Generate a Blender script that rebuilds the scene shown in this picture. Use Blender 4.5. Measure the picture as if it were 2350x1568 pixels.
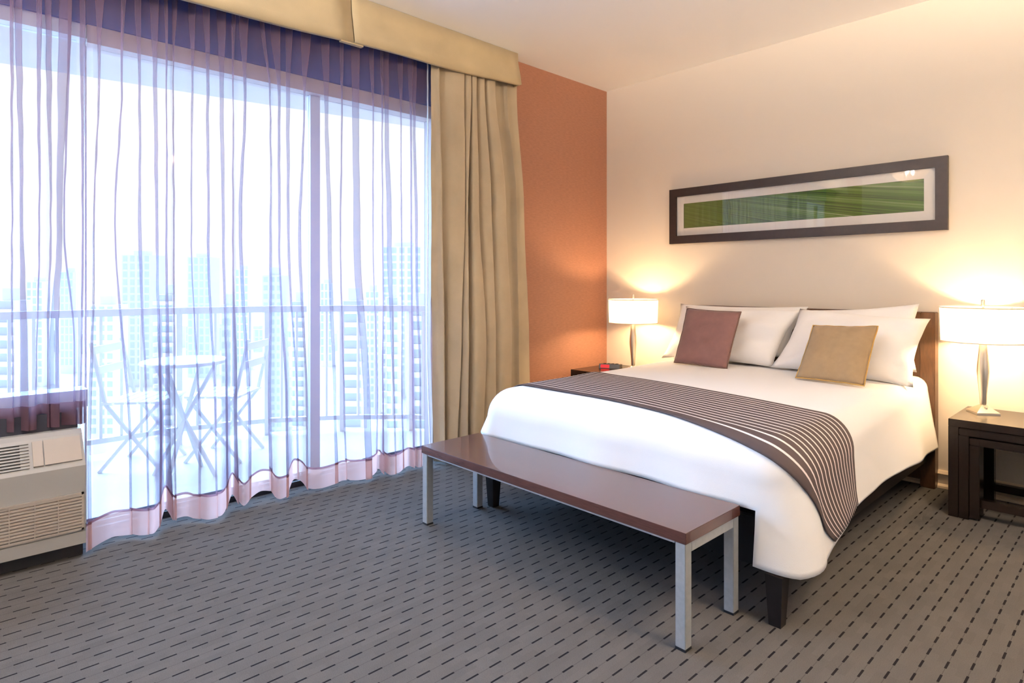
import bpy, bmesh, math, random
from mathutils import Vector, Matrix, noise
random.seed(7)
C = bpy.context.scene.collection
for o in list(bpy.data.objects): bpy.data.objects.remove(o)
sc = bpy.context.scene
PI = math.pi
# ------------------------------------------------------------------ camera
CAM = Vector((3.353, -4.302, 1.2)); RV = Vector((.6856, .7280, 0)); FV = Vector((-.7280, .6856, 0))
FPX, CX, HY = 1407.0, 1175.0, 648.6
cd = bpy.data.cameras.new('camera'); cam = bpy.data.objects.new('camera', cd); C.objects.link(cam)
cam.location = CAM; cam.rotation_euler = (PI/2, 0, math.atan2(-FV.x, FV.y))
cd.sensor_fit = 'HORIZONTAL'; cd.sensor_width = 36; cd.lens = 36*FPX/2350
cd.shift_x = 0; cd.shift_y = -(784-HY)/2350; cd.clip_start = .05; cd.clip_end = 3000
sc.camera = cam
# ------------------------------------------------------------------ world, sun, exposure
w = bpy.data.worlds.new('world'); sc.world = w; w.use_nodes = True
nt = w.node_tree; bg = nt.nodes['Background']
bg.inputs['Color'].default_value = (.94, .975, 1, 1); bg.inputs['Strength'].default_value = .82
sd = bpy.data.lights.new('hazy_sun', 'SUN'); sd.energy = 16; sd.angle = math.radians(70); sd.color = (.34, .60, 1)
so = bpy.data.objects.new('hazy_sun', sd); C.objects.link(so)
so.rotation_euler = Vector((1, .12, -.42)).to_track_quat('-Z', 'Y').to_euler(); so.location = (-4, -4, 5)
vs = sc.view_settings; sc.display_settings.display_device = 'sRGB'
vs.view_transform = 'Standard'; vs.look = 'None'; vs.exposure = 1.0; vs.gamma = 1; vs.use_curve_mapping = False
sc.cycles.use_denoising = True
sc.cycles.max_bounces = 12; sc.cycles.diffuse_bounces = 5; sc.cycles.transparent_max_bounces = 32
sc.cycles.transmission_bounces = 8; sc.cycles.sample_clamp_indirect = 6
LAMP_W, PEND_W, WARM = 23, 350, (1, .66, .34)

# ------------------------------------------------------------------ measuring helpers (numbers read off the photograph -> room metres)
def ray(px, py): return FV + RV*((px-CX)/FPX) + Vector((0, 0, (HY-py)/FPX))
def on(ax, v, px, py):
    d = ray(px, py); return CAM + d*((v-CAM[ax])/d[ax])
def YX(px, x): return on(0, x, px, HY).y
# ------------------------------------------------------------------ materials
def nodes(name):
    m = bpy.data.materials.new(name); m.use_nodes = True
    return m, m.node_tree.nodes, m.node_tree.links, m.node_tree.nodes['Principled BSDF']
def mat(name, col, rough=.6, metal=0, spec=.5, nscale=0, namt=.1, bump=0, bscale=200, sheen=0, stretch=None, coat=0):
    m, N, L, b = nodes(name)
    b.inputs['Base Color'].default_value = (*col, 1); b.inputs['Roughness'].default_value = rough
    b.inputs['Metallic'].default_value = metal; b.inputs['Specular IOR Level'].default_value = spec
    b.inputs['Sheen Weight'].default_value = sheen; b.inputs['Coat Weight'].default_value = coat
    tc = N.new('ShaderNodeTexCoord'); src = tc.outputs['Object']
    if stretch:
        mp = N.new('ShaderNodeMapping'); mp.inputs['Scale'].default_value = stretch; L.new(src, mp.inputs[0]); src = mp.outputs[0]
    if nscale:
        n = N.new('ShaderNodeTexNoise'); n.inputs['Scale'].default_value = nscale; n.inputs['Detail'].default_value = 6
        L.new(src, n.inputs['Vector'])
        r = N.new('ShaderNodeMapRange'); r.inputs['From Min'].default_value = .3; r.inputs['From Max'].default_value = .7
        r.inputs['To Min'].default_value = 1-namt; r.inputs['To Max'].default_value = 1+namt; L.new(n.outputs['Fac'], r.inputs['Value'])
        mx = N.new('ShaderNodeVectorMath'); mx.operation = 'SCALE'; mx.inputs[0].default_value = col
        L.new(r.outputs[0], mx.inputs['Scale']); L.new(mx.outputs[0], b.inputs['Base Color'])
    if bump:
        n2 = N.new('ShaderNodeTexNoise'); n2.inputs['Scale'].default_value = bscale; n2.inputs['Detail'].default_value = 3
        L.new(src, n2.inputs['Vector'])
        bp = N.new('ShaderNodeBump'); bp.inputs['Strength'].default_value = bump; bp.inputs['Distance'].default_value = .004
        L.new(n2.outputs['Fac'], bp.inputs['Height']); L.new(bp.outputs[0], b.inputs['Normal'])
    return m
M = {}
M['back'] = mat('beige_paint', (.75, .68, .59), .85, bump=.12, bscale=260)
M['ceil'] = mat('ceiling_paint', (.90, .90, .90), .9, bump=.05, bscale=300)
M['accent'] = mat('terracotta_wallcovering', (.37, .17, .105), .62, nscale=26, namt=.10, bump=.35, bscale=60, stretch=(1, 1, 5))
M['header'] = mat('header_baked_shade', (.015, .07, .30), .7)  # shade and blue daylight behind the voile, put into the wall colour
M['trim'] = mat('cream_trim', (.66, .54, .40), .5)
M['alu'] = mat('white_aluminium', (.72, .76, .82), .4)
M['alub'] = mat('beige_aluminium', (.55, .46, .43), .5)
M['black'] = mat('black_plastic', (.012, .013, .018), .45)
M['concrete'] = mat('pale_concrete', (.60, .55, .51), .85, nscale=3, namt=.04)
M['balfloor'] = mat('balcony_tile', (.60, .58, .55), .7, nscale=4, namt=.03)
M['rail'] = mat('railing_paint', (.74, .73, .72), .5)
M['ac'] = mat('ac_grey_plastic', (.34, .335, .325), .5)
M['acb'] = mat('ac_beige_plastic', (.38, .335, .295), .5)
M['dark'] = mat('espresso_wood', (.009, .006, .005), .25, spec=.35, nscale=6, namt=.12, coat=.12)
M['hbwood'] = mat('headboard_wood', (.085, .038, .015), .38, nscale=18, namt=.25, stretch=(6, 6, 1))
M['bed'] = mat('bed_base_wood', (.009, .007, .007), .5, spec=.25, nscale=20, namt=.2)
M['bench'] = mat('bench_wood', (.075, .030, .024), .26, spec=.6, nscale=22, namt=.22, bump=.06, bscale=90, stretch=(1, 14, 14), coat=.35)
M['steel'] = mat('satin_grey_metal', (.40, .42, .44), .45, metal=.35, nscale=60, namt=.06)
M['nickel'] = mat('brushed_nickel', (.74, .68, .58), .36, metal=1)
M['white'] = mat('white_cotton', (.84, .835, .84), .85, bump=.12, bscale=420, sheen=.1)
M['pillow'] = mat('pillow_cotton', (.91, .90, .90), .85, bump=.25, bscale=40, sheen=.1)
M['mauve'] = mat('mauve_velvet', (.195, .095, .09), .8, nscale=30, namt=.06, bump=.3, bscale=500, sheen=.25)
M['tan'] = mat('tan_velvet', (.29, .20, .11), .8, nscale=30, namt=.06, bump=.3, bscale=500, sheen=.25)
M['piping'] = mat('dark_piping', (.12, .06, .045), .7)
M['pipingt'] = mat('gold_piping', (.42, .25, .07), .7)
M['drape'] = mat('olive_beige_velvet', (.46, .37, .245), .78, nscale=7, namt=.06, bump=.25, bscale=350, sheen=.25)
M['pelmet'] = mat('gold_beige_fabric', (.48, .38, .22), .6, nscale=5, namt=.08, bump=.2, bscale=300, sheen=.15)
M['lining'] = mat('white_lining', (.75, .78, .82), .9)
M['framew'] = mat('art_frame_wood', (.022, .013, .012), .4, nscale=40, namt=.2)
M['matb'] = mat('ivory_mat', (.90, .83, .78), .9)
M['clock'] = mat('clock_plastic', (.012, .008, .008), .35, spec=.3)
M['outtable'] = mat('white_table_top', (.85, .86, .88), .5)
M['outleg'] = mat('patio_metal', (.74, .76, .76), .5)

def carpet():
    m, N, L, b = nodes('grey_brown_carpet')
    b.inputs['Roughness'].default_value = .95; b.inputs['Specular IOR Level'].default_value = .04
    tc = N.new('ShaderNodeTexCoord'); sp = N.new('ShaderNodeSeparateXYZ'); L.new(tc.outputs['Object'], sp.inputs[0])
    def mth(op, a, c=None, d=None):
        n = N.new('ShaderNodeMath'); n.operation = op
        for i, v in enumerate((a, c, d)):
            if v is None: continue
            if isinstance(v, (int, float)): n.inputs[i].default_value = v
            else: L.new(v, n.inputs[i])
        return n.outputs[0]
    u = mth('DIVIDE', mth('SUBTRACT', sp.outputs[0], 2.6595-.0573/2), .0573)       # one seam every 57 mm
    row = mth('FLOOR', u); fu = mth('SUBTRACT', u, row)
    du = mth('ABSOLUTE', mth('SUBTRACT', fu, .5))
    v = mth('DIVIDE', mth('SUBTRACT', mth('SUBTRACT', sp.outputs[1], -2.2826-.0935/2), mth('MULTIPLY', row, .0495)), .0935)
    col = mth('FLOOR', v); fv = mth('SUBTRACT', v, col); dv = mth('ABSOLUTE', mth('SUBTRACT', fv, .5))
    dash = mth('MULTIPLY', mth('LESS_THAN', du, .060), mth('LESS_THAN', dv, .26))
    seam = mth('LESS_THAN', du, .02)
    cb = N.new('ShaderNodeCombineXYZ'); L.new(row, cb.inputs[0]); L.new(mth('FLOOR', mth('ADD', v, .5)), cb.inputs[1])
    wn = N.new('ShaderNodeTexWhiteNoise'); wn.noise_dimensions = '2D'; L.new(cb.outputs[0], wn.inputs['Vector'])
    n1 = N.new('ShaderNodeTexNoise'); n1.inputs['Scale'].default_value = 420; n1.inputs['Detail'].default_value = 2; L.new(tc.outputs['Object'], n1.inputs['Vector'])
    n2 = N.new('ShaderNodeTexNoise'); n2.inputs['Scale'].default_value = 5; n2.inputs['Detail'].default_value = 3; L.new(tc.outputs['Object'], n2.inputs['Vector'])
    k = mth('ADD', mth('ADD', mth('MULTIPLY', wn.outputs['Value'], .10), mth('MULTIPLY', n1.outputs['Fac'], .7)), mth('MULTIPLY', n2.outputs['Fac'], .16))
    k = mth('ADD', k, .52)
    k = mth('MULTIPLY', k, mth('SUBTRACT', 1, mth('MULTIPLY', seam, .28)))
    s = N.new('ShaderNodeVectorMath'); s.operation = 'SCALE'; s.inputs[0].default_value = (.077, .074, .073); L.new(k, s.inputs['Scale'])
    mx = N.new('ShaderNodeMix'); mx.data_type = 'RGBA'; L.new(dash, mx.inputs['Factor']); L.new(s.outputs[0], mx.inputs['A'])
    mx.inputs['B'].default_value = (.011, .010, .012, 1); L.new(mx.outputs['Result'], b.inputs['Base Color'])
    bp = N.new('ShaderNodeBump'); bp.inputs['Strength'].default_value = .5; bp.inputs['Distance'].default_value = .003
    L.new(mth('SUBTRACT', n1.outputs['Fac'], mth('MULTIPLY', dash, 1.2)), bp.inputs['Height']); L.new(bp.outputs[0], b.inputs['Normal'])
    return m
M['carpet'] = carpet()

def sheer(name, cov, dcol, tcol, tint=(1, 1, 1), weave=.0):
    """open weave: the share of thread a ray meets grows with the slant at which it crosses the cloth"""
    m, N, L, b = nodes(name); N.remove(b); out = N['Material Output']
    g = N.new('ShaderNodeNewGeometry'); dt = N.new('ShaderNodeVectorMath'); dt.operation = 'DOT_PRODUCT'
    L.new(g.outputs['Normal'], dt.inputs[0]); L.new(g.outputs['Incoming'], dt.inputs[1])
    def mth(op, a, c=None):
        n = N.new('ShaderNodeMath'); n.operation = op
        for i, v in enumerate((a, c)):
            if v is None: continue
            if isinstance(v, (int, float)): n.inputs[i].default_value = v
            else: L.new(v, n.inputs[i])
        return n.outputs[0]
    c = mth('MAXIMUM', mth('ABSOLUTE', dt.outputs['Value']), .04)
    al = mth('SUBTRACT', 1, mth('POWER', 1-cov, mth('DIVIDE', 1, c)))
    d = N.new('ShaderNodeBsdfDiffuse'); d.inputs[0].default_value = (*dcol, 1)
    t = N.new('ShaderNodeBsdfTranslucent'); t.inputs[0].default_value = (*tcol, 1)
    ad = N.new('ShaderNodeMixShader'); ad.inputs[0].default_value = .5; L.new(d.outputs[0], ad.inputs[1]); L.new(t.outputs[0], ad.inputs[2])
    tr = N.new('ShaderNodeBsdfTransparent'); tr.inputs[0].default_value = (*tint, 1)
    mx = N.new('ShaderNodeMixShader'); L.new(al, mx.inputs[0]); L.new(tr.outputs[0], mx.inputs[1]); L.new(ad.outputs[0], mx.inputs[2])
    L.new(mx.outputs[0], out.inputs['Surface'])
    return m
M['sheer'] = sheer('lilac_voile', .30, (.48, .30, .38), (.15, .15, .23), (.965, .98, 1))
M['sheerhem'] = sheer('lilac_voile_doubled', .62, (.60, .42, .40), (.72, .44, .40))
M['sheerseam'] = sheer('mauve_stitching', .85, (.30, .15, .18), (.35, .2, .25))
M['shorthem'] = sheer('plum_voile_doubled', .82, (.22, .13, .17), (.18, .10, .14))

def glass(name, refl=1.0):
    m, N, L, b = nodes(name); N.remove(b); out = N['Material Output']
    g = N.new('ShaderNodeNewGeometry'); dt = N.new('ShaderNodeVectorMath'); dt.operation = 'DOT_PRODUCT'
    L.new(g.outputs['Normal'], dt.inputs[0]); L.new(g.outputs['Incoming'], dt.inputs[1])
    def mth(op, a, c):
        n = N.new('ShaderNodeMath'); n.operation = op
        for i, v in enumerate((a, c)):
            if isinstance(v, (int, float)): n.inputs[i].default_value = v
            else: L.new(v, n.inputs[i])
        return n.outputs[0]
    ab = mth('ABSOLUTE', dt.outputs['Value'], 0); k = mth('POWER', mth('SUBTRACT', 1, ab), 5)
    mu = N.new('ShaderNodeMath'); mu.operation = 'MULTIPLY'; mu.inputs[1].default_value = refl
    L.new(mth('ADD', mth('MULTIPLY', k, .96), .04), mu.inputs[0])
    gl = N.new('ShaderNodeBsdfGlossy'); gl.inputs['Roughness'].default_value = .01
    tr = N.new('ShaderNodeBsdfTransparent'); tr.inputs[0].default_value = (.97, .98, .98, 1)
    mx = N.new('ShaderNodeMixShader'); L.new(mu.outputs[0], mx.inputs[0]); L.new(tr.outputs[0], mx.inputs[1]); L.new(gl.outputs[0], mx.inputs[2])
    L.new(mx.outputs[0], out.inputs['Surface']); return m
M['glass'] = glass('window_glass', .7); M['artglass'] = glass('picture_glass', 1.2)

def shade_mat():
    m, N, L, b = nodes('white_lampshade'); N.remove(b); out = N['Material Output']
    d = N.new('ShaderNodeBsdfDiffuse'); d.inputs[0].default_value = (.62, .60, .57, 1)
    t = N.new('ShaderNodeBsdfTranslucent'); t.inputs[0].default_value = (.50, .49, .47, 1)
    mx = N.new('ShaderNodeMixShader'); mx.inputs[0].default_value = .55; L.new(d.outputs[0], mx.inputs[1]); L.new(t.outputs[0], mx.inputs[2])
    L.new(mx.outputs[0], out.inputs['Surface']); return m
M['shade'] = shade_mat()
def emis(name, col, st):
    m, N, L, b = nodes(name); b.inputs['Base Color'].default_value = (*col, 1)
    b.inputs['Emission Color'].default_value = (*col, 1); b.inputs['Emission Strength'].default_value = st; return m
M['led'] = emis('red_led', (.5, .0, .008), .55)
M['bulb'] = emis('lamp_bulb', (1, .8, .55), 3)

def runner_mat():
    m, N, L, b = nodes('striped_runner_cloth'); b.inputs['Roughness'].default_value = .85
    uv = N.new('ShaderNodeTexCoord'); sp = N.new('ShaderNodeSeparateXYZ'); L.new(uv.outputs['UV'], sp.inputs[0])
    def mth(op, a, c):
        n = N.new('ShaderNodeMath'); n.operation = op
        for i, v in enumerate((a, c)):
            if isinstance(v, (int, float)): n.inputs[i].default_value = v
            else: L.new(v, n.inputs[i])
        return n.outputs[0]
    v = sp.outputs[1]                                     # 0 at the foot edge, 1 at the head edge
    t = mth('DIVIDE', mth('SUBTRACT', v, .080), .0655); f = mth('FRACT', t, 0)
    st = mth('MULTIPLY', mth('LESS_THAN', f, .23), mth('GREATER_THAN', v, .080))
    mx = N.new('ShaderNodeMix'); mx.data_type = 'RGBA'; L.new(st, mx.inputs['Factor'])
    mx.inputs['A'].default_value = (.046, .033, .036, 1); mx.inputs['B'].default_value = (.80, .73, .73, 1)
    L.new(mx.outputs['Result'], b.inputs['Base Color'])
    n2 = N.new('ShaderNodeTexNoise'); n2.inputs['Scale'].default_value = 500; L.new(uv.outputs['Object'], n2.inputs['Vector'])
    bp = N.new('ShaderNodeBump'); bp.inputs['Strength'].default_value = .2; bp.inputs['Distance'].default_value = .002
    L.new(n2.outputs['Fac'], bp.inputs['Height']); L.new(bp.outputs[0], b.inputs['Normal'])
    return m
M['runner'] = runner_mat()

def art_mat():
    """blurred green grass-like streaks running down to the right (the print's UV is 0..1)"""
    m, N, L, b = nodes('green_streak_print'); b.inputs['Roughness'].default_value = .7
    tc = N.new('ShaderNodeTexCoord')
    mp = N.new('ShaderNodeMapping'); mp.inputs['Scale'].default_value = (8.3, 1, 1); L.new(tc.outputs['UV'], mp.inputs[0])
    # fan of streaks: polar angle about a point up and to the left of the print
    sp = N.new('ShaderNodeSeparateXYZ'); L.new(mp.outputs[0], sp.inputs[0])
    def mth(op, a, c=0):
        n = N.new('ShaderNodeMath'); n.operation = op
        for i, v in enumerate((a, c)):
            if isinstance(v, (int, float)): n.inputs[i].default_value = v
            else: L.new(v, n.inputs[i])
        return n.outputs[0]
    x, y = sp.outputs[0], sp.outputs[1]
    dy = mth('SUBTRACT', 3.6, y); dx = mth('ADD', x, 11.0)
    ang = mth('DIVIDE', dy, dx); rad = mth('MULTIPLY', dx, .05)
    cb = N.new('ShaderNodeCombineXYZ'); L.new(mth('MULTIPLY', ang, 190), cb.inputs[0]); L.new(rad, cb.inputs[1])
    n = N.new('ShaderNodeTexNoise'); n.inputs['Scale'].default_value = 1.6; n.inputs['Detail'].default_value = 8; n.inputs['Roughness'].default_value = .62; L.new(cb.outputs[0], n.inputs['Vector'])
    cr = N.new('ShaderNodeValToRGB'); e = cr.color_ramp.elements
    e[0].position = .30; e[0].color = (.018, .028, .012, 1); e[1].position = .72; e[1].color = (.62, .58, .46, 1)
    for p, c in ((.42, (.055, .105, .015, 1)), (.52, (.095, .19, .02, 1)), (.60, (.16, .25, .055, 1))):
        q = e.new(p); q.color = c
    L.new(n.outputs['Fac'], cr.inputs[0])
    mx = N.new('ShaderNodeMix'); mx.data_type = 'RGBA'
    rr = N.new('ShaderNodeMapRange'); rr.inputs['From Min'].default_value = 0; rr.inputs['From Max'].default_value = 5
    rr.inputs['To Min'].default_value = .45; rr.inputs['To Max'].default_value = 0; L.new(x, rr.inputs['Value'])
    L.new(rr.outputs[0], mx.inputs['Factor']); L.new(cr.outputs[0], mx.inputs['A']); mx.inputs['B'].default_value = (.20, .19, .05, 1)
    L.new(mx.outputs['Result'], b.inputs['Base Color']); return m
M['print'] = art_mat()

# ------------------------------------------------------------------ object helpers
def obj(name, bm, m=None, parent=None, smooth=False, origin=None):
    me = bpy.data.meshes.new(name)
    if origin: bmesh.ops.translate(bm, verts=bm.verts, vec=-Vector(origin))
    bm.to_mesh(me); bm.free()
    o = bpy.data.objects.new(name, me); C.objects.link(o)
    if m: me.materials.append(m if not isinstance(m, str) else M[m])
    if smooth: me.polygons.foreach_set('use_smooth', [True]*len(me.polygons))
    if origin: o.location = origin
    if parent: o.parent = parent
    return o
def tag(o, label=None, cat=None, group=None, kind=None):
    if label: o['label'] = label
    if cat: o['category'] = cat
    if group: o['group'] = group
    if kind: o['kind'] = kind
    return o
def thing(name, loc, label, cat, rz=0, group=None):
    o = bpy.data.objects.new(name, None); C.objects.link(o); o.location = loc; o.rotation_euler = (0, 0, rz)
    o.empty_display_size = .1
    return tag(o, label, cat, group)
def link(mesh_obj, parent, loc=(0, 0, 0), rz=None):
    o = mesh_obj.copy(); C.objects.link(o); o.parent = parent; o.location = loc
    return o
def bx(bm, x0, x1, y0, y1, z0, z1, bev=0):
    b2 = bmesh.new() if bev else bm
    vs_ = [b2.verts.new((x, y, z)) for x in (x0, x1) for y in (y0, y1) for z in (z0, z1)]
    for f in ((0, 1, 3, 2), (4, 6, 7, 5), (0, 4, 5, 1), (2, 3, 7, 6), (0, 2, 6, 4), (1, 5, 7, 3)): b2.faces.new([vs_[i] for i in f])
    if bev:
        bmesh.ops.recalc_face_normals(b2, faces=b2.faces)
        bmesh.ops.bevel(b2, geom=b2.edges[:], offset=bev, segments=2, affect='EDGES')
        me = bpy.data.meshes.new('t'); b2.to_mesh(me); b2.free(); bm.from_mesh(me); bpy.data.meshes.remove(me)
    return bm
def box(*a, bev=0): return bx(bmesh.new(), *a, bev=bev)
def prism(pts, ax, a, b):
    """closed outline pts (two coordinates) extruded along axis ax from a to b"""
    bm = bmesh.new()
    def P(p, t):
        l = list(p); l.insert(ax, t); return l
    A = [bm.verts.new(P(p, a)) for p in pts]; B = [bm.verts.new(P(p, b)) for p in pts]
    bm.faces.new(A); bm.faces.new(B[::-1])
    n = len(pts)
    for i in range(n): bm.faces.new((A[i], B[i], B[(i+1) % n], A[(i+1) % n]))
    bmesh.ops.recalc_face_normals(bm, faces=bm.faces); return bm
def lathe(prof, seg=40, cap=True):
    bm = bmesh.new(); rings = []
    for r, z in prof: rings.append([bm.verts.new((r*math.cos(2*PI*i/seg), r*math.sin(2*PI*i/seg), z)) for i in range(seg)])
    for a, b in zip(rings, rings[1:]):
        for i in range(seg): bm.faces.new((a[i], a[(i+1) % seg], b[(i+1) % seg], b[i]))
    if cap: bm.faces.new(rings[0][::-1]); bm.faces.new(rings[-1])
    return bm
def bar(bm, p, q, w, d=None):
    p, q = Vector(p), Vector(q); d = d or w; z = (q-p).normalized()
    x = z.cross(Vector((0, 0, 1))); x = x.normalized() if x.length > .01 else Vector((1, 0, 0)); y = z.cross(x)
    c = [(-w/2, -d/2), (w/2, -d/2), (w/2, d/2), (-w/2, d/2)]
    A = [bm.verts.new(p+x*a+y*b) for a, b in c]; B = [bm.verts.new(q+x*a+y*b) for a, b in c]
    bm.faces.new(A); bm.faces.new(B[::-1])
    for i in range(4): bm.faces.new((A[i], A[(i+1) % 4], B[(i+1) % 4], B[i]))
    bmesh.ops.recalc_face_normals(bm, faces=bm.faces); return bm
def gridmesh(P, uv=None, thick=0):
    """P[i][j] -> Vector"""
    bm = bmesh.new(); V = [[bm.verts.new(p) for p in r] for r in P]
    lay = bm.loops.layers.uv.new('UVMap') if uv else None
    for i in range(len(P)-1):
        for j in range(len(P[0])-1):
            f = bm.faces.new((V[i][j], V[i+1][j], V[i+1][j+1], V[i][j+1]))
            if lay:
                for lp, (a, b) in zip(f.loops, ((i, j), (i+1, j), (i+1, j+1), (i, j+1))): lp[lay].uv = uv(a, b)
    return bm

# ------------------------------------------------------------------ room shell
H = 2.877; XR, YF = 5.4, -6.7
tag(obj('floor', box(-.13, XR, YF, .12, -.12, 0), 'carpet'), 'grey brown carpet with rows of short dark dashes', kind='structure')
tag(obj('ceiling', box(-.3, XR+.12, YF-.12, .12, H, H+.12), 'ceil'), kind='structure')
tag(obj('wall_back', box(-.3, XR+.12, 0, .12, -.12, H), 'back'), kind='structure')
tag(obj('wall_right', box(XR, XR+.12, YF, 0, -.12, H), 'back'), kind='structure')
tag(obj('wall_front', box(-.3, XR+.12, YF-.12, YF, -.12, H), 'back'), kind='structure')
wl = bmesh.new()
bx(wl, -.3, 0, -1.72, 0, -.12, H); bx(wl, -.3, 0, YF, -5.5, -.12, H); pass
wl = tag(obj('wall_left', wl, 'accent'), 'terracotta textured accent wall', kind='structure')
obj('under_window_panel', box(-.3, -.02, -5.5, -3.83, -.12, .62), mat('under_window_baked_shade', (.012, .014, .03), .7), wl)  # dark gaps below the sill: shade put into the wall colour
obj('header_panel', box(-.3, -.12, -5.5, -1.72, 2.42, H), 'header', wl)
bb = tag(obj('baseboard_back', box(0, XR, -.014, 0, 0, .075), 'trim'), kind='structure')
obj('moulding', prism([(0, .075), (-.014, .075), (-.022, .082), (-.012, .098), (0, .10)], 0, 0, XR), 'trim', bb)
obj('shoe', prism([(0, 0), (-.028, 0), (-.026, .012), (-.014, .024), (0, .024)], 0, 0, XR), 'trim', bb)

# window above the air conditioner and sliding door
WX = -.2
fr = bmesh.new(); Y0, Y1 = -5.5, YX(193, WX)
bx(fr, WX-.03, -.14, Y0, Y1, 2.355, 2.42); bx(fr, WX-.03, -.10, Y0, Y1, .62, .70)
bx(fr, WX-.03, -.14, Y0, Y0+.05, .70, 2.355); pass
w1 = tag(obj('window_1', fr, 'alu'), 'fixed window pane above the air conditioner', kind='structure')
obj('pane', box(WX-.006, WX, Y0+.05, Y1-.03, .70, 2.355), 'glass', w1)
fr = bmesh.new(); D0, D1 = YX(194, WX), -1.72
bx(fr, WX-.05, -.13, D0, D1, 2.335, 2.42); bx(fr, WX-.03, -.13, D1-.06, D1, .03, 2.335)
d1 = tag(obj('door_1', fr, 'alub'), 'wide sliding glass door to the balcony', kind='structure')
obj('jamb', box(WX-.012, WX+.004, D0, D0+.008, .03, 2.335), 'alu', d1)
ym = (YX(709, WX)+YX(731, WX))/2; hw = abs(YX(731, WX)-YX(709, WX))/2
obj('stile', box(WX-.03, WX+.02, ym-hw, ym+hw, .03, 2.335), 'alu', d1)
bm = box(-.29, -.145, D0, D1, -.02, .028); bx(bm, -.25, -.243, D0, D1, .028, .045); bx(bm, -.19, -.183, D0, D1, .028, .045)
obj('track', bm, 'black', d1)
obj('pane', box(WX-.006, WX, D0+.035, ym-hw, .05, 2.335), 'glass', d1)
obj('pane', box(WX-.03, WX-.024, ym+hw, D1-.06, .05, 2.335), 'glass', d1)

# ------------------------------------------------------------------ balcony
edge = [(-1.78, -6.6), (-1.78, -4.2), (-1.78, -2.95), (-1.62, -2.35), (-1.32, -1.85), (-.95, -1.42), (-.35, -1.05)]
out = [(x-.10, y) for x, y in edge]
pl = out + [(-.30, -1.0), (-.30, -6.6)]
tag(obj('balcony_floor', prism(pl, 2, -.25, -.03), 'balfloor'), 'pale balcony floor', kind='structure')
tag(obj('balcony_ceiling', prism([(-1.85, -6.6), (-1.76, -4.2), (-1.54, -2.75), (-1.27, -1.17), (-1.2, -.6), (-.3, -.6), (-.3, -6.6)], 2, 2.60, 2.9), 'concrete'), 'pale concrete slab over the balcony', kind='structure')
rl = thing('balcony_railing', (-1.78, -3.5, -.03), 'pale grey balcony railing with thin upright balusters behind the sheer curtain', 'railing')
def off(o): o.location = -rl.location; return o
T = bmesh.new(); B = bmesh.new()
for (a, b) in zip(edge, edge[1:]):
    bar(T, (a[0], a[1], .985), (b[0], b[1], .985), .06, .05); bar(B, (a[0], a[1], .085), (b[0], b[1], .085), .04, .035)
off(obj('top_rail', T, 'rail', rl)); off(obj('bottom_rail', B, 'rail', rl))
proto = box(-.009, .009, -.009, .009, .10, .965); base = None; acc = 0
bpost = None
for (a, b) in zip(edge[1:], edge[2:]):
    L_ = math.dist(a, b); n = max(1, int(L_/.115))
    for i in range(n):
        t = i/n; p = (a[0]+(b[0]-a[0])*t, a[1]+(b[1]-a[1])*t)
        if i == 0:
            o = obj('post', box(-.02, .02, -.02, .02, -.03, .96), 'rail', rl) if not bpost else link(bpost, rl)
            bpost = bpost or o
        else:
            o = obj('baluster', proto, 'rail', rl) if not base else link(base, rl)
            base = base or o
        o.location = Vector((p[0], p[1], 0))-rl.location

tb = thing('patio_table', (0, 0, 0), 'small round white patio table on the balcony', 'table')
tc_ = on(2, .70, 424, 829); tb.location = (tc_.x, tc_.y, -.03)
obj('tabletop', lathe([(.02, .715), (.24, .715), (.25, .722), (.25, .735), (.24, .74), (.02, .74)], 40), 'outtable', tb, smooth=False)
for k in range(2):
    a = PI/4+k*PI/2; c, s = math.cos(a)*.2, math.sin(a)*.2
    for sg in (-1, 1):
        obj('leg', bar(bmesh.new(), (c*sg, s*sg, 0), (-c*sg, -s*sg, .715), .018), 'outleg', tb)
def patio_chair(px, py, rz, label):
    p = on(2, .42, px, py); t = thing('patio_chair', (p.x, p.y, -.03), label, 'chair', rz, 'folding chairs on the balcony')
    first = None
    for i in range(5):
        if not first: first = obj('slat', box(-.2, .2, -.031, .031, .44, .455), 'outtable', t); o = first
        else: o = link(first, t)
        o.location = (0, -.15+i*.075, 0)
    for sx in (-.19, .19):
        obj('leg', bar(bmesh.new(), (sx, -.18, 0), (sx, .16, .44), .018), 'outleg', t)
        obj('leg', bar(bmesh.new(), (sx, .2, 0), (sx, -.16, .44), .018), 'outleg', t)
        obj('back_post', bar(bmesh.new(), (sx, .16, .44), (sx, .25, .84), .018), 'outleg', t)
    f2 = None
    for i in range(2):
        o = obj('back_slat', bar(bmesh.new(), (-.19, .21, .66), (.19, .21, .66), .012, .05), 'outtable', t) if not f2 else link(f2, t)
        f2 = f2 or o; o.location = (0, i*.03, i*.13)
patio_chair(515, 900, -.75, 'white slatted folding chair beside the round patio table, nearer the sliding door stile')
patio_chair(335, 912, 2.5, 'white slatted folding chair beyond the patio table, farther from the door stile')

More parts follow.
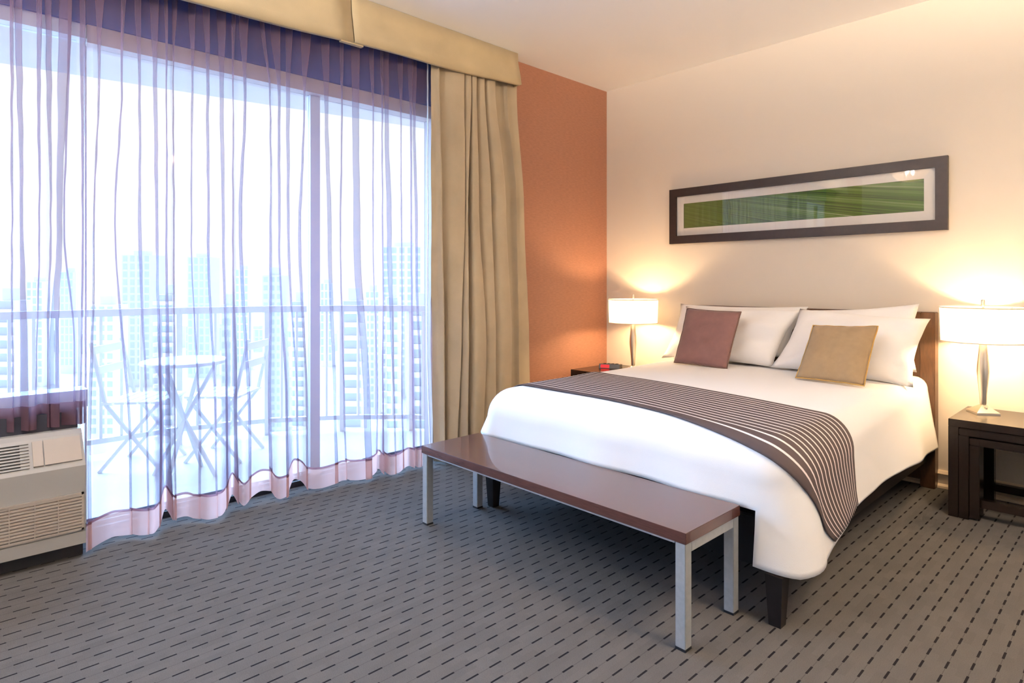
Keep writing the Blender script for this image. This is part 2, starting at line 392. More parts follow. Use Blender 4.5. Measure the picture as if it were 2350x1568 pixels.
# ------------------------------------------------------------------ city, its haze put into the pale material colours
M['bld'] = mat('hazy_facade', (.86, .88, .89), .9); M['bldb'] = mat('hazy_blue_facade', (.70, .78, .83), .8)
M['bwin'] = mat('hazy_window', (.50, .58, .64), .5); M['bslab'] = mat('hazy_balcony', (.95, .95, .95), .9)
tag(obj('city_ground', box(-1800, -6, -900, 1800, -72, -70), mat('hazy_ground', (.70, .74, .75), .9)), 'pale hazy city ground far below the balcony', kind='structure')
def tower(p0, p1, top, dist, style, label, rot=0, group=None, name='tower_block'):
    a = CAM+ray(p0, top)*dist; b = CAM+ray(p1, top)*dist
    wd = (b-a).length; c = (a+b)/2; zt = c.z; hh = zt+70; dp = wd*.9
    t = thing(name, (c.x, c.y, -70), label, 'building', math.atan2(RV.y, RV.x)+rot, group)
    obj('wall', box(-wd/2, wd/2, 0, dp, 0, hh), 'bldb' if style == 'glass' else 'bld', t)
    wn = bmesh.new(); sl = bmesh.new(); fh = 3.2*(dist/250 if dist > 250 else 1); nz = int(hh/fh); nx = max(3, int(wd/4.2))
    zmin = max(0, (CAM.z-dist*.26)+70)
    for k in range(nz):
        z = hh-(k+1)*fh
        if z < zmin: break
        if style == 'balcony':
            bx(sl, -wd/2-.6, wd/2+.6, -1.6, 0, z, z+1.1)
            bx(wn, -wd/2+.5, wd/2-.5, -.15, 0, z+1.15, z+fh-.2)
        else:
            for i in range(nx):
                x0 = -wd/2+wd*(i+.2)/nx; bx(wn, x0, x0+wd*.6/nx, -.15, 0, z+.7, z+fh-.6)
    o = obj('window_row', wn, 'bwin', t); o['kind'] = 'stuff'
    if style == 'balcony':
        o = obj('balcony_slab', sl, 'bslab', t); o['kind'] = 'stuff'
    else: sl.free()
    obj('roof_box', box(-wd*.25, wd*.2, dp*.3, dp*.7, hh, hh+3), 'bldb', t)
for a in [
    (877, 968, 566, 380, 'grid', 'tallest pale tower in the haze, next to the drape'),
    (279, 345, 585, 420, 'glass', 'pale blue tower standing over the balcony rail above the patio table'),
    (430, 482, 590, 460, 'glass', 'slim blue glass tower above the rail between the patio chairs'),
    (540, 570, 618, 500, 'grid', 'narrow hazy tower left of the flat blue tower'),
    (602, 648, 632, 230, 'glass', 'flat blue glass tower behind the rail near the door stile'),
    (735, 762, 650, 520, 'grid', 'small distant tower just right of the door stile'),
    (784, 832, 690, 150, 'balcony', 'white tower with stacked balconies, nearer of two in the right pane'),
    (838, 870, 668, 330, 'grid', 'low grey tower between the two balcony towers'),
    (884, 916, 682, 160, 'balcony', 'slim white balcony tower below the tallest tower'),
    (940, 990, 704, 140, 'balcony', 'white balcony block cut off by the drape'),
    (668, 700, 692, 200, 'balcony', 'pale balcony block close to the door stile'),
    (362, 398, 676, 190, 'balcony', 'pale balcony block behind the round patio table'),
    (508, 534, 700, 170, 'glass', 'short blue block seen through the balusters'),
    (138, 168, 624, 480, 'glass', 'thin blue tower seen through the fixed window'),
    (60, 98, 646, 420, 'grid', 'hazy tower seen through the left of the fixed window'),
    (-20, 34, 690, 150, 'balcony', 'white balcony block at the edge of the fixed window'),
    (205, 262, 700, 210, 'grid', 'broad pale block beside the curtain gap'),
]: tower(*a)
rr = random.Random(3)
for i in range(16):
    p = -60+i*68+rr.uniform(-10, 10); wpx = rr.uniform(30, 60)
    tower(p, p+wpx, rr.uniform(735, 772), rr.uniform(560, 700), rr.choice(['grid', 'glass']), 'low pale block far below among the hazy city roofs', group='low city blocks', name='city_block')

# ------------------------------------------------------------------ air conditioner
ay0 = -4.95; ay1 = -3.822
ac = thing('air_conditioner', (.06, -4.4, 0), 'beige and grey wall air conditioner under the short sheer curtain', 'air conditioner')
def A(o): o.location = Vector(o.location)-ac.location; return o
A(obj('cabinet', prism([(-.02, .085), (-.02, .545), (.015, .545), (.04, .528), (.122, .418), (.132, .405), (.132, .085)], 1, ay0, ay1), 'ac', ac))
A(obj('toe_kick', box(0, .075, ay0+.01, ay1-.002, 0, .085), 'black', ac))
A(obj('lower_lip', box(.10, .137, ay0, ay1, .067, .12), 'ac', ac))
Z0, Z1 = .128, .290
A(obj('grille_back', box(.125, .1335, ay0+.03, -3.832, Z0, Z1), 'clock', ac))
fg = bmesh.new(); yA, yB = ay0+.02, -3.830
bx(fg, .130, .142, yA, yB, Z1-.008, Z1); bx(fg, .130, .142, yA, yB, Z0, Z0+.01); bx(fg, .130, .142, yB-.008, yB, Z0, Z1); bx(fg, .130, .142, yA, yA+.01, Z0, Z1)
A(obj('grille_frame', fg, 'acb', ac))
f1 = None
for k in range(11):
    o = obj('louver', prism([(.132, 0), (.142, -.004), (.142, .003), (.134, .008)], 1, yA+.008, yB-.008), 'acb', ac) if not f1 else link(f1, ac)
    f1 = f1 or o; o.location = Vector((0, 0, Z0+.018+k*.0132))-ac.location
f1 = None
for k, px in enumerate((134, 80, 21)):
    y = YX(px, .142); o = obj('divider', box(.133, .1435, -.002, .002, Z0+.006, Z1-.006), 'acb', ac) if not f1 else link(f1, ac)
    f1 = f1 or o; o.location = Vector((0, y, 0))-ac.location
dy = YX(80, .142)-YX(134, .142)
for k in range(2, 16):
    y = YX(134, .142)+dy*k
    if y < yA+.02: break
    if k > 2: o = link(f1, ac); o.location = Vector((0, y, 0))-ac.location
# sloped top: control lid and outlet grille, in the frame of the slope
s0, s1 = Vector((.04, 0, .528)), Vector((.122, 0, .418)); sv = (s1-s0); sn = Vector((-sv.z, 0, sv.x)).normalized(); sn = sn if sn.z > 0 else -sn
def slope_slab(ya, yb, u0, u1, h, h0=.0005):
    bm = bmesh.new(); V = []
    for u in (u0, u1):
        for y in (ya, yb):
            for k in (h0, h): V.append(bm.verts.new(s0+sv*u+Vector((0, y, 0))+sn*k))
    for f in ((0, 1, 3, 2), (4, 6, 7, 5), (0, 4, 5, 1), (2, 3, 7, 6), (0, 2, 6, 4), (1, 5, 7, 3)): bm.faces.new([V[i] for i in f])
    bmesh.ops.recalc_face_normals(bm, faces=bm.faces); return bm
yl, yr, yk = YX(75, .09), YX(186, .09), YX(100, .09)
A(obj('control_lid', slope_slab(yk+.002, yr, .10, .93, .008), 'acb', ac)); A(obj('control_cover', slope_slab(yl, yk-.002, .10, .93, .008), 'acb', ac))
A(obj('outlet_recess', slope_slab(ay0+.05, YX(46, .09), .1, .95, .0015), 'clock', ac))
for k in range(9): A(obj('outlet_slat', slope_slab(ay0+.05, yl-.012, .10+k*.1, .145+k*.1, .006, .001), 'ac', ac))

# ------------------------------------------------------------------ curtains
def catmull(P, n):
    R = []
    for i in range(len(P)-1):
        p0, p1, p2, p3 = P[max(i-1, 0)], P[i], P[i+1], P[min(i+2, len(P)-1)]
        for k in range(n):
            t = k/n; a = 2*p1; b = p2-p0; c = 2*p0-5*p1+4*p2-p3; d = 3*p1-p0-3*p2+p3
            R.append((a+b*t+c*t*t+d*t*t*t)*.5)
    R.append(P[-1]); return R
def lerp1(tab, x):
    if x <= tab[0][0]: return tab[0][1]
    for (a, u), (b, v) in zip(tab, tab[1:]):
        if x <= b: return u+(v-u)*(x-a)/(b-a)
    return tab[-1][1]
def curtain(stripes, ends, xf, zlev, amp, z0, z1, nz, seg=5, wig=.006, seed=1, topw=1):
    """stripes: (px at each level), (overlap width px at each level). Returns P[column][row] from bottom z0 to top z1."""
    rg = random.Random(seed); nl = len(zlev); lev = []
    bulge = [rg.uniform(-1, 1) for _ in range(len(stripes)+1)]
    for k in range(nl):
        pts = []
        def add(px, dx):
            x = xf[k](px)+dx; pts.append(Vector((x, YX(px, x))))
        add(ends[k][0], 0)
        prev = ends[k][0]
        for i, (ps, ws) in enumerate(stripes):
            p, w_ = ps[k], ws[k]/2*(topw if k == nl-1 else 1); a = amp[k]*(1+.3*bulge[i])
            add((prev+p)/2, amp[k]*1.2*bulge[i]); add(p+w_, a); add(p, 0); add(p-w_, -a); prev = p
        add((prev+ends[k][1])/2, amp[k]*bulge[-1]); add(ends[k][1], 0)
        lev.append(catmull(pts, seg))
    P = []
    for c in range(len(lev[0])):
        col = []; ph = noise.noise(Vector((c*.11, seed, 0)))*6
        for r in range(nz+1):
            z = z0+(z1-z0)*r/nz
            if z <= zlev[0]: q = lev[0][c]
            elif z >= zlev[-1]: q = lev[-1][c]
            else:
                for k in range(nl-1):
                    if z <= zlev[k+1]:
                        t = (z-zlev[k])/(zlev[k+1]-zlev[k]); t = t*t*(3-2*t); q = lev[k][c]*(1-t)+lev[k+1][c]*t; break
            n = noise.noise(Vector((c*.035, z*2.3, seed)))*wig
            n2 = noise.noise(Vector((c*.06, z*9, seed+7)))*.0035*min(1, max(0, z-.3)); col.append(Vector((q.x+n, q.y+n*.5+n2, z)))
        P.append(col)
    return P
def rows(P, a, b, dx=0, dz=0):
    return [[p+Vector((dx, 0, dz)) for p in c[a:b+1]] for c in P]

# long sheer: px positions of each fold at hem, low, middle, top
LS = [((207, 206, 217, 228, 230), (6, 5, 2, 3, 12)), ((300, 298, 264, 280, 284), (2, 2, 1, 1, 6)), ((340, 338, 321, 320, 316), (3, 3, 4, 4, 8)),
      ((368, 369, 360, 356, 354), (3, 4, 5, 8, 12)), ((390, 386, 382, 382, 380), (16, 12, 3, 2, 5)), ((404, 402, 399, 398, 402), (2, 2, 3, 1, 6)),
      ((458, 458, 439, 441, 440), (3, 3, 1, 2, 9)), ((497, 495, 477, 477, 474), (3, 3, 4, 5, 8)), ((522, 521, 513, 509, 508), (3, 3, 4, 8, 12)),
      ((543, 541, 535, 535, 536), (10, 8, 3, 2, 4)), ((574, 573, 552, 563, 560), (4, 4, 6, 3, 12)), ((622, 619, 621, 619, 600), (6, 5, 2, 2, 5)),
      ((660, 658, 641, 641, 632), (4, 4, 4, 4, 12)), ((684, 682, 661, 662, 664), (3, 3, 4, 8, 8)), ((706, 705, 689, 698, 702), (2, 2, 4, 1, 12)),
      ((772, 768, 756, 749, 746), (5, 4, 7, 6, 9)), ((796, 790, 781, 785, 784), (2, 1, 1, 2, 4)), ((846, 843, 820, 816, 816), (14, 14, 14, 14, 10)),
      ((864, 866, 856, 856, 852), (3, 2, 1, 1, 5)), ((880, 879, 878, 877, 876), (4, 2, 1, 2, 4)), ((908, 905, 894, 888, 884), (3, 3, 11, 8, 8)),
      ((926, 923, 922, 920, 918), (2, 2, 1, 1, 6)), ((950, 948, 944, 943, 942), (4, 4, 3, 3, 6)), ((966, 965, 956, 952, 952), (3, 3, 5, 5, 5))]
hemx = [(196, .125), (236, .03), (274, 0), (300, .03), (322, .08), (352, .095), (367, .05), (372, -.085), (391, -.085), (396, 0), (441, .01), (474, .085), (506, .09),
        (521, .03), (525, -.075), (544, -.075), (548, 0), (566, .02), (576, -.03), (602, -.06), (624, -.05), (636, .04), (661, .055), (665, -.08), (693, -.08), (698, 0),
        (720, .03), (758, .06), (776, .01), (808, .01), (832, .08), (852, .09), (857, -.01), (878, -.01), (882, .06), (901, .11), (921, .10), (929, .02), (948, .02), (951, .08), (990, .10)]
XT = .035
xf = [lambda p: lerp1(hemx, p), lambda p: lerp1(hemx, p)*.75+.012, lambda p: XT, lambda p: XT, lambda p: XT]
NZ = 64
PL = curtain(LS, [(197, 991), (197, 991), (197, 992), (198, 992), (198, 992)], xf, [.0, .42, 1.45, 2.2, 2.62], [.006, .010, .014, .014, .02], .018, 2.80, NZ, 5, .005, 3, 1.9)
hz = [round(x, 3) for x in [c.z for c in PL[0]]]
hr = 3                                                     # rows of the doubled hem
ls = thing('sheer_curtain', (.06, -2.9, .02), 'long lilac sheer curtain hanging to the carpet before the sliding door', 'curtain')
def into(o, t): o.location = -t.location; return o
# a hem of its own height: rebuild its rows at 0.018 and 0.136
def strip(P, za, zb, n, dx, lift=True):
    out_ = []
    for c in P:
        col = []
        for k in range(n+1):
            z = za+(zb-za)*k/n; f = (z-c[0].z)/(c[1].z-c[0].z); i = min(int(f), len(c)-2); t = f-i
            q = c[i]*(1-t)+c[i+1]*t; col.append(Vector((q.x+dx, q.y, z+(max(0, .02-c[0].x)*.42 if lift else 0))))
        out_.append(col)
    return out_
into(obj('voile', gridmesh(strip(PL, .136, 2.80, NZ, 0)), 'sheer', ls, True), ls)
into(obj('hem', gridmesh(strip(PL, .018, .136, 4, 0)), 'sheerhem', ls, True), ls)
into(obj('hem_stitching', gridmesh(strip(PL, .130, .142, 1, .002)), 'sheerseam', ls, True), ls)
SS = [((28, 28, 27, 26), (2, 1, 1, 4)), ((56, 56, 50, 42), (19, 16, 7, 9)), ((83, 84, 90, 89), (3, 2, 1, 6)), ((110, 109, 117, 110), (5, 3, 4, 8)),
      ((124, 125, 136, 150), (24, 21, 12, 16)), ((172, 170, 148, 162), (4, 2, 2, 4)), ((186, 187, 190, 188), (6, 3, 4, 7))]
SS = [((p[0]-230, p[1]-232, p[2]-228, p[3]-230), w_) for p, w_ in SS]+SS
xs = [lambda p: -.012+.02*math.sin(p*.11), lambda p: -.015+.01*math.sin(p*.11), lambda p: 0, lambda p: .02]
PS = curtain(SS, [(-240, 197), (-240, 197), (-240, 197), (-240, 197)], xs, [.55, .9, 1.45, 2.55], [.012, .012, .014, .02], .562, 2.80, NZ, 5, .005, 9, 1.9)
ss = thing('sheer_curtain', (0, -4.2, .56), 'short lilac sheer curtain ending just above the air conditioner', 'curtain')
into(obj('voile', gridmesh(strip(PS, .665, 2.80, NZ, 0, False)), 'sheer', ss, True), ss)
into(obj('hem', gridmesh(strip(PS, .562, .665, 3, 0, False)), 'shorthem', ss, True), ss)

# drape
DS = [((1020, 1018, 1012, 1004), (3, 3, 4, 8)), ((1043, 1052, 1062, 1060), (12, 12, 8, 8)), ((1072, 1074, 1074, 1078), (2, 2, 2, 6)), ((1104, 1111, 1095, 1090), (8, 8, 8, 8)),
      ((1134, 1134, 1124, 1108), (7, 7, 7, 8)), ((1168, 1169, 1157, 1132), (8, 8, 8, 9)), ((1190, 1188, 1183, 1160), (6, 6, 6, 8))]
dbx = [(985, .02), (1045, .13), (1085, .22), (1150, .18), (1215, .09)]
xd = [lambda p: lerp1(dbx, p), lambda p: lerp1(dbx, p)*.8+.01, lambda p: .085, lambda p: .075]
PD = curtain(DS, [(995, 1217), (988, 1214), (990, 1203), (989, 1186)], xd, [.02, .8, 1.75, 2.60], [.026, .026, .028, .026], .015, 2.82, 40, 12, .004, 5)
dr = thing('drape', (.12, -1.5, .02), 'heavy olive beige velvet drape gathered at the edge of the glass door', 'drape')
o = into(obj('velvet', gridmesh(PD), 'drape', dr, True), dr)
md = o.modifiers.new('thickness', 'SOLIDIFY'); md.thickness = .004; md.offset = -1
LNG = [[PD[0][r]+Vector((-.012-.018*k, -.014+.004*k, 0)) for r in range(41)] for k in range(2)]
into(obj('lining', gridmesh(LNG), 'lining', dr, True), dr).modifiers.new('t', 'SOLIDIFY').thickness = .002

# pelmet
pe = thing('pelmet', (.12, -2.5, 2.6), 'gold beige fabric pelmet box along the ceiling above the curtains', 'pelmet')
def pelmet_part(ya, yb, n=24):
    P = []
    for i in range(n+1):
        y = ya+(yb-ya)*i/n; zb = 2.643 if y > -1.2 else lerp1([(-6, 2.50), (-3.475, 2.552), (-2.55, 2.592), (-1.95, 2.607), (-1.195, 2.640)], y)
        fl = .150+.012*math.sin(y*5.2+1)*(1 if y < -1.5 else .3)
        P.append([Vector((.112, y, H-.002)), Vector((.118, y, (H+zb)/2+.04)), Vector((fl-.012, y, zb+.06)), Vector((fl, y, zb)), Vector((fl-.018, y, zb-.001))])
    return P
YS = YX(808, .13)
for ya, yb in ((-5.6, YS-.003), (YS+.003, -1.197)):
    o = into(obj('fabric_panel', gridmesh(pelmet_part(ya, yb)), 'pelmet', pe, True), pe)
    o.modifiers.new('t', 'SOLIDIFY').thickness = .006
zb = 2.640; ret = [[Vector((x, -1.199+d, z)) for z, d in ((H-.002, 0), ((H+zb)/2, .002), (zb, .006))] for x in (0.002, .06, .112, .15)]
ret[3] = [Vector((.112, -1.199, H-.002)), Vector((.122, -1.197, (H+zb)/2)), Vector((.150, -1.193, zb))]
o = into(obj('end_return', gridmesh(ret), 'pelmet', pe, True), pe); o.modifiers.new('t', 'SOLIDIFY').thickness = .006
into(obj('pleat_tab', box(.118, .145, YS-.075, YS+.065, 2.578, 2.60), 'pelmet', pe), pe)
into(obj('pleat_backing', box(.10, .108, YS-.08, YS+.08, 2.60, H-.005), 'pelmet', pe), pe)
into(obj('mounting_board', box(.01, .105, -5.6, -1.21, H-.03, H-.004), 'pelmet', pe), pe)
into(obj('curtain_track', box(.02, .05, -5.5, -1.25, 2.80, 2.83), 'alu', pe), pe)

# ------------------------------------------------------------------ framed print
ar = thing('framed_print', (1.5735, 0, 1.7225), 'long framed green streaked print hanging over the bed', 'picture')
W2, H2 = 1.849/2, .432/2; fw = .062
def frame_side(pts, za, zb): return obj('frame_side', prism(pts, 1, za, zb), 'framew', ar)
for sx in (-1, 1): frame_side([(sx*W2, -H2), (sx*W2, H2), (sx*(W2-fw), H2-fw), (sx*(W2-fw), -H2+fw)], -.030, -.002)
for sz in (-1, 1): frame_side([(-W2, sz*H2), (W2, sz*H2), (W2-fw, sz*(H2-fw)), (-W2+fw, sz*(H2-fw))], -.030, -.002)
mb = bmesh.new(); iw, ih = W2-fw+.004, H2-fw+.004; pw, ph_ = 1.60/2+.004, .193/2
for a in ((-iw, iw, ph_, ih), (-iw, iw, -ih, -ph_), (-iw, -pw, -ph_, ph_), (pw-.0, iw, -ph_, ph_)): bx(mb, a[0], a[1], -.015, -.012, a[2], a[3])
obj('mat_board', mb, 'matb', ar)
q = bmesh.new(); lay = q.loops.layers.uv.new('UVMap'); cs = [(-pw, -ph_), (pw, -ph_), (pw, ph_), (-pw, ph_)]
f = q.faces.new([q.verts.new((a, -.0105, b)) for a, b in cs])
for lp, u in zip(f.loops, ((0, 0), (1, 0), (1, 1), (0, 1))): lp[lay].uv = u
obj('print', q, 'print', ar)
obj('glass_sheet', box(-iw, iw, -.0195, -.0175, -ih, ih), 'artglass', ar)

# ------------------------------------------------------------------ bed
bed = thing('bed', (1.66, -1.1, 0), 'queen bed on a dark wood base with tapered legs and a brown headboard', 'bed')
def Bd(o): return into(o, bed)
hx0, hx1 = .86, 2.447
for x0 in (hx0, hx1-.075): Bd(obj('post', box(x0, x0+.075, -.080, -.004, 0, 1.026, bev=.003), 'hbwood', bed))
Bd(obj('top_rail', box(hx0+.075, hx1-.075, -.080, -.006, .935, 1.026, bev=.002), 'hbwood', bed))
Bd(obj('headboard_panel', box(hx0+.075, hx1-.075, -.070, -.01, .04, .882, bev=.002), 'hbwood', bed))
Bd(obj('base', box(.91, 2.41, -2.10, -.085, .155, .34, bev=.004), 'bed', bed))
Bd(obj('mattress', box(.95, 2.34, -2.00, -.09, .342, .585, bev=.04), 'white', bed))
def leg(x, y):
    bm = bmesh.new(); a, b = .031, .021
    V = [bm.verts.new((x+sx*r, y+sy*r, z)) for z, r in ((0, b), (.18, a)) for sx, sy in ((-1, -1), (1, -1), (1, 1), (-1, 1))]
    bm.faces.new(V[:4][::-1]); bm.faces.new(V[4:])
    for i in range(4): bm.faces.new((V[i], V[(i+1) % 4], V[4+(i+1) % 4], V[4+i]))
    return bm
for x, y in ((.885, -2.115), (2.425, -2.15)): Bd(obj('leg', leg(x, y), 'bed', bed))

XL, XRT, YE = .93, 2.345, -1.99
def ztop(x, y): return .625+.022*(y+2.0)/2 + .004*noise.noise(Vector((x*3, y*3, 0))) + .010*math.sin(PI*min(1, max(0, (x-XL)/(XRT-XL))))
def S(a, b):
    """cloth coordinates -> point on the duvet"""
    sx = a-XRT if a > XRT else (a-XL if a < XL else 0); sy = b-YE if b < YE else 0
    bx_, by_ = min(max(a, XL), XRT), max(b, YE); s = math.hypot(sx, sy); z0 = ztop(bx_, by_)
    if s < 1e-9: return Vector((bx_, by_, z0))
    dx, dy = sx/s, sy/s; hd = min(1, max(0, (by_-YE)/1.9)); r = .15*(1-hd)+.065*hd; fl = .13+(.30*dx*dx if dx < 0 else 0)+.10*abs(dx*dy)*2
    qa = r*PI/2
    if s < qa: o_, d_ = r*math.sin(s/r), r*(1-math.cos(s/r))
    else: o_, d_ = r+fl*(s-qa), r+math.sqrt(max(.1, 1-fl*fl))*(s-qa)
    k = min(1, s/.4); fold = noise.noise(Vector((bx_*3.1+dx*1.2, by_*3.1+dy*1.2, 4)))*.028*k*k + (math.sin(by_*9+1)*dx*dx+math.sin(bx_*8+1)*dy*dy)*.006*k
    return Vector((bx_+dx*(o_+fold), by_+dy*(o_+fold), z0-d_))
def hemL(side, t):
    if side == 'right': return lerp1([(YE, .50), (-1.85, .465), (-1.58, .415), (-1.0, .410), (-.6, .425), (-.08, .445)], t)
    if side == 'corner': return lerp1([(0, .50), (.5, .535), (1, .53)], t)
    return .335
NS = 18; NE = 10; LB = .335
def srow(L):
    return [LB*k/NS for k in range(NS+1)]+[LB+(L-LB)*k/NE for k in range(1, NE+1)]
bmD = bmesh.new()
def addgrid(P):
    V = [[bmD.verts.new(p) for p in r] for r in P]
    for i in range(len(P)-1):
        for j in range(len(P[0])-1): bmD.faces.new((V[i][j], V[i+1][j], V[i+1][j+1], V[i][j+1]))
NXT, NYT = 40, 56
xsn = [XL+(XRT-XL)*i/NXT for i in range(NXT+1)]; ysn = [YE+(-.075-YE)*j/NYT for j in range(NYT+1)]
addgrid([[S(x, y) for y in ysn] for x in xsn])
addgrid([[S(x, YE-hemL('foot', x)*k/NS) for k in range(NS+1)][::1] for x in xsn])
addgrid([[S(XRT+q, y) for q in srow(hemL('right', y))] for y in ysn])
addgrid([[S(XL-LB*k/NS, y) for k in range(NS+1)] for y in ysn])
NA = 14
addgrid([[S(XRT+q*math.cos(i/NA*PI/2), YE-q*math.sin(i/NA*PI/2)) for q in srow(hemL('corner', i/NA))] for i in range(NA+1)])
addgrid([[S(XL-LB*k/NS*math.cos(i/NA*PI/2), YE-LB*k/NS*math.sin(i/NA*PI/2)) for k in range(NS+1)] for i in range(NA+1)])
bmesh.ops.remove_doubles(bmD, verts=bmD.verts, dist=.0006); bmesh.ops.recalc_face_normals(bmD, faces=bmD.faces)
if sum(f.normal.z for f in bmD.faces) < 0: bmesh.ops.reverse_faces(bmD, faces=bmD.faces)
dv = tag(obj('duvet', bmD, 'white', smooth=True), 'white duvet spread over the bed with its corners hanging down', 'duvet')
md = dv.modifiers.new('t', 'SOLIDIFY'); md.thickness = .012; md.offset = -1

def SN(a, b, h):
    e = .004; p = S(a, b); n = (S(a+e, b)-S(a-e, b)).cross(S(a, b+e)-S(a, b-e))
    n = n.normalized() if n.length > 1e-9 else Vector((0, 0, 1)); return p+n*h
P = []; NAx, NBx = 110, 46
for i in range(NAx+1):
    a = XL-.30+(XRT+.47-(XL-.30))*i/NAx; row = []
    sx = max(0, a-XRT); t = min(1, max(0, (a-XL)/(XRT-XL)))
    bk = -1.285-.215*t-.085*min(1, sx/.41); ft = -1.93-.19*t*t-.27*sx+1.54*sx*sx
    for j in range(NBx+1):
        v = j/NBx; b = ft+(bk-ft)*v
        lim = lerp1([(YE-.2, .475), (YE, .475), (-1.85, .45), (-1.58, .402)], b)
        aa = XRT+sx*lim/.47 if sx > 0 else a
        row.append(SN(aa, b, .004))
    P.append(row)
bm = gridmesh(P, uv=lambda i, j: (i/NAx, j/NBx)); bmesh.ops.recalc_face_normals(bm, faces=bm.faces)
if sum(f.normal.z for f in bm.faces) < 0: bmesh.ops.reverse_faces(bm, faces=bm.faces)
rn = tag(obj('bed_runner', bm, 'runner', smooth=True), 'dark brown bed runner with thin white stripes across the duvet', 'bed runner')
md = rn.modifiers.new('t', 'SOLIDIFY'); md.thickness = .004; md.offset = 1

# ------------------------------------------------------------------ pillows and cushions
def pillow(name, cs, th, m, label, cat, group, seed, pinch=.08, pipe=None, wr=.030, n=26):
    """cs: TL, TR, BR, BL as (px, py, y)"""
    TL, TR, BR, BL = [on(1, y, px, py) for px, py, y in cs]
    nrm = ((TR-BL).cross(BR-TL)); nrm = nrm.normalized(); nrm = nrm if nrm.y < 0 else -nrm
    ctr = (TL+TR+BR+BL)/4
    def base(u, v): return (TL*(1-u)+TR*u)*v+(BL*(1-u)+BR*u)*(1-v)
    bm = bmesh.new(); lay = {}
    for sd in (1, -1):
        for i in range(n+1):
            for j in range(n+1):
                u, v = i/n, j/n; U, V_ = 2*u-1, 2*v-1
                if sd == -1 and (i in (0, n) or j in (0, n)): lay[(sd, i, j)] = lay[(1, i, j)]; continue
                # edges bow inward between the corners
                uu = .5+(U*(1-pinch*(1-V_*V_)*abs(U)**3))/2; vv = .5+(V_*(1-pinch*(1-U*U)*abs(V_)**3))/2
                h = ((1-U**4)*(1-V_**4))**.55*(1-.25*(U*U+V_*V_)/2)
                k = noise.noise(Vector((U*2.2, V_*2.2, seed)))*wr*(h**.5 if h > 0 else 0)
                e = noise.noise(Vector((U*3, V_*3, seed+5)))*.006
                lay[(sd, i, j)] = bm.verts.new(base(uu, vv)+nrm*(sd*h*th/2+k+e)-ctr)
    for sd in (1, -1):
        for i in range(n):
            for j in range(n):
                q = [lay[(sd, i, j)], lay[(sd, i+1, j)], lay[(sd, i+1, j+1)], lay[(sd, i, j+1)]]
                bm.faces.new(q if sd == 1 else q[::-1])
    bmesh.ops.recalc_face_normals(bm, faces=bm.faces)
    rim = [lay[(1, i, 0)] for i in range(n)]+[lay[(1, n, j)] for j in range(n)]+[lay[(1, n-i, n)] for i in range(n)]+[lay[(1, 0, n-j)] for j in range(n)]
    rim = [v.co.copy() for v in rim]
    t = thing(name, ctr, label, cat, 0, group)
    obj('cover', bm, m, t, True)
    if pipe:
        cu = bpy.data.curves.new('piping', 'CURVE'); cu.dimensions = '3D'; sp = cu.splines.new('POLY'); sp.points.add(len(rim)-1)
        for q, p in zip(sp.points, rim): q.co = (*p, 1)
        sp.use_cyclic_u = True; cu.bevel_depth = .004; cu.bevel_resolution = 1; tmp = bpy.data.objects.new('tmp', cu); C.objects.link(tmp)
        me = bpy.data.meshes.new_from_object(tmp.evaluated_get(bpy.context.evaluated_depsgraph_get())); bpy.data.objects.remove(tmp)
        me.materials.clear(); me.materials.append(M[pipe]); o = bpy.data.objects.new('piping', me); C.objects.link(o); o.parent = t
    return t
G = 'white pillows leaning on the headboard'
pillow('pillow', [(1562, 697, -.13), (1856, 704, -.13), (1806, 820, -.27), (1518, 822, -.26)], .12, 'pillow', 'white pillow behind the mauve cushion, rear one of its pair', 'pillow', G, 1)
pillow('pillow', [(1574, 703, -.22), (1843, 711, -.22), (1773, 843, -.42), (1545, 824, -.42)], .15, 'pillow', 'white pillow leaning directly behind the mauve cushion', 'pillow', G, 2)
pillow('pillow', [(1850, 712, -.10), (2110, 697, -.13), (2104, 855, -.26), (1812, 828, -.20)], .10, 'pillow', 'white pillow with a raised corner at the headboard post, rear one of its pair', 'pillow', G, 3)
pillow('pillow', [(1836, 708, -.22), (2136, 732, -.22), (2096, 890, -.46), (1768, 843, -.46)], .16, 'pillow', 'white pillow leaning directly behind the tan cushion', 'pillow', G, 4)
pillow('cushion', [(1577, 708, -.44), (1701, 716, -.44), (1668, 848, -.63), (1547, 832, -.63)], .09, 'mauve', 'square mauve velvet cushion', 'cushion', 'throw cushions on the bed', 11, .03, 'piping', .005)
pillow('cushion', [(1866, 747, -.52), (2015, 749, -.52), (1983, 886, -.74), (1826, 867, -.74)], .09, 'tan', 'square tan velvet cushion', 'cushion', 'throw cushions on the bed', 12, .03, 'pipingt', .005)

# ------------------------------------------------------------------ bench
be = thing('bench', (1.56, -2.35, 0), 'dark wood topped bench with grey metal legs at the foot of the bed', 'bench')
bx0, bx1, by0, by1 = .822, 2.298, -2.538, -2.168
into(obj('seat', box(bx0, bx1, by0, by1, .352, .389, bev=.0015), 'bench', be), be)
lw = .038
for x in (bx0+.004, bx1-.004-lw):
    for y in (by0+.004, by1-.004-lw):
        l = into(obj('leg', box(x, x+lw, y, y+lw, .008, .352, bev=.002), 'steel', be), be)
        obj('foot_cap', box(x, x+lw, y, y+lw, 0, .008), 'black', l)
    into(obj('end_rail', box(x, x+lw, by0+.004+lw, by1-.004-lw, .318, .352, bev=.0015), 'steel', be), be)
for y in (by0+.006, by1-.012): into(obj('side_rail', box(bx0+.045, bx1-.045, y, y+.006, .344, .352), 'steel', be), be)

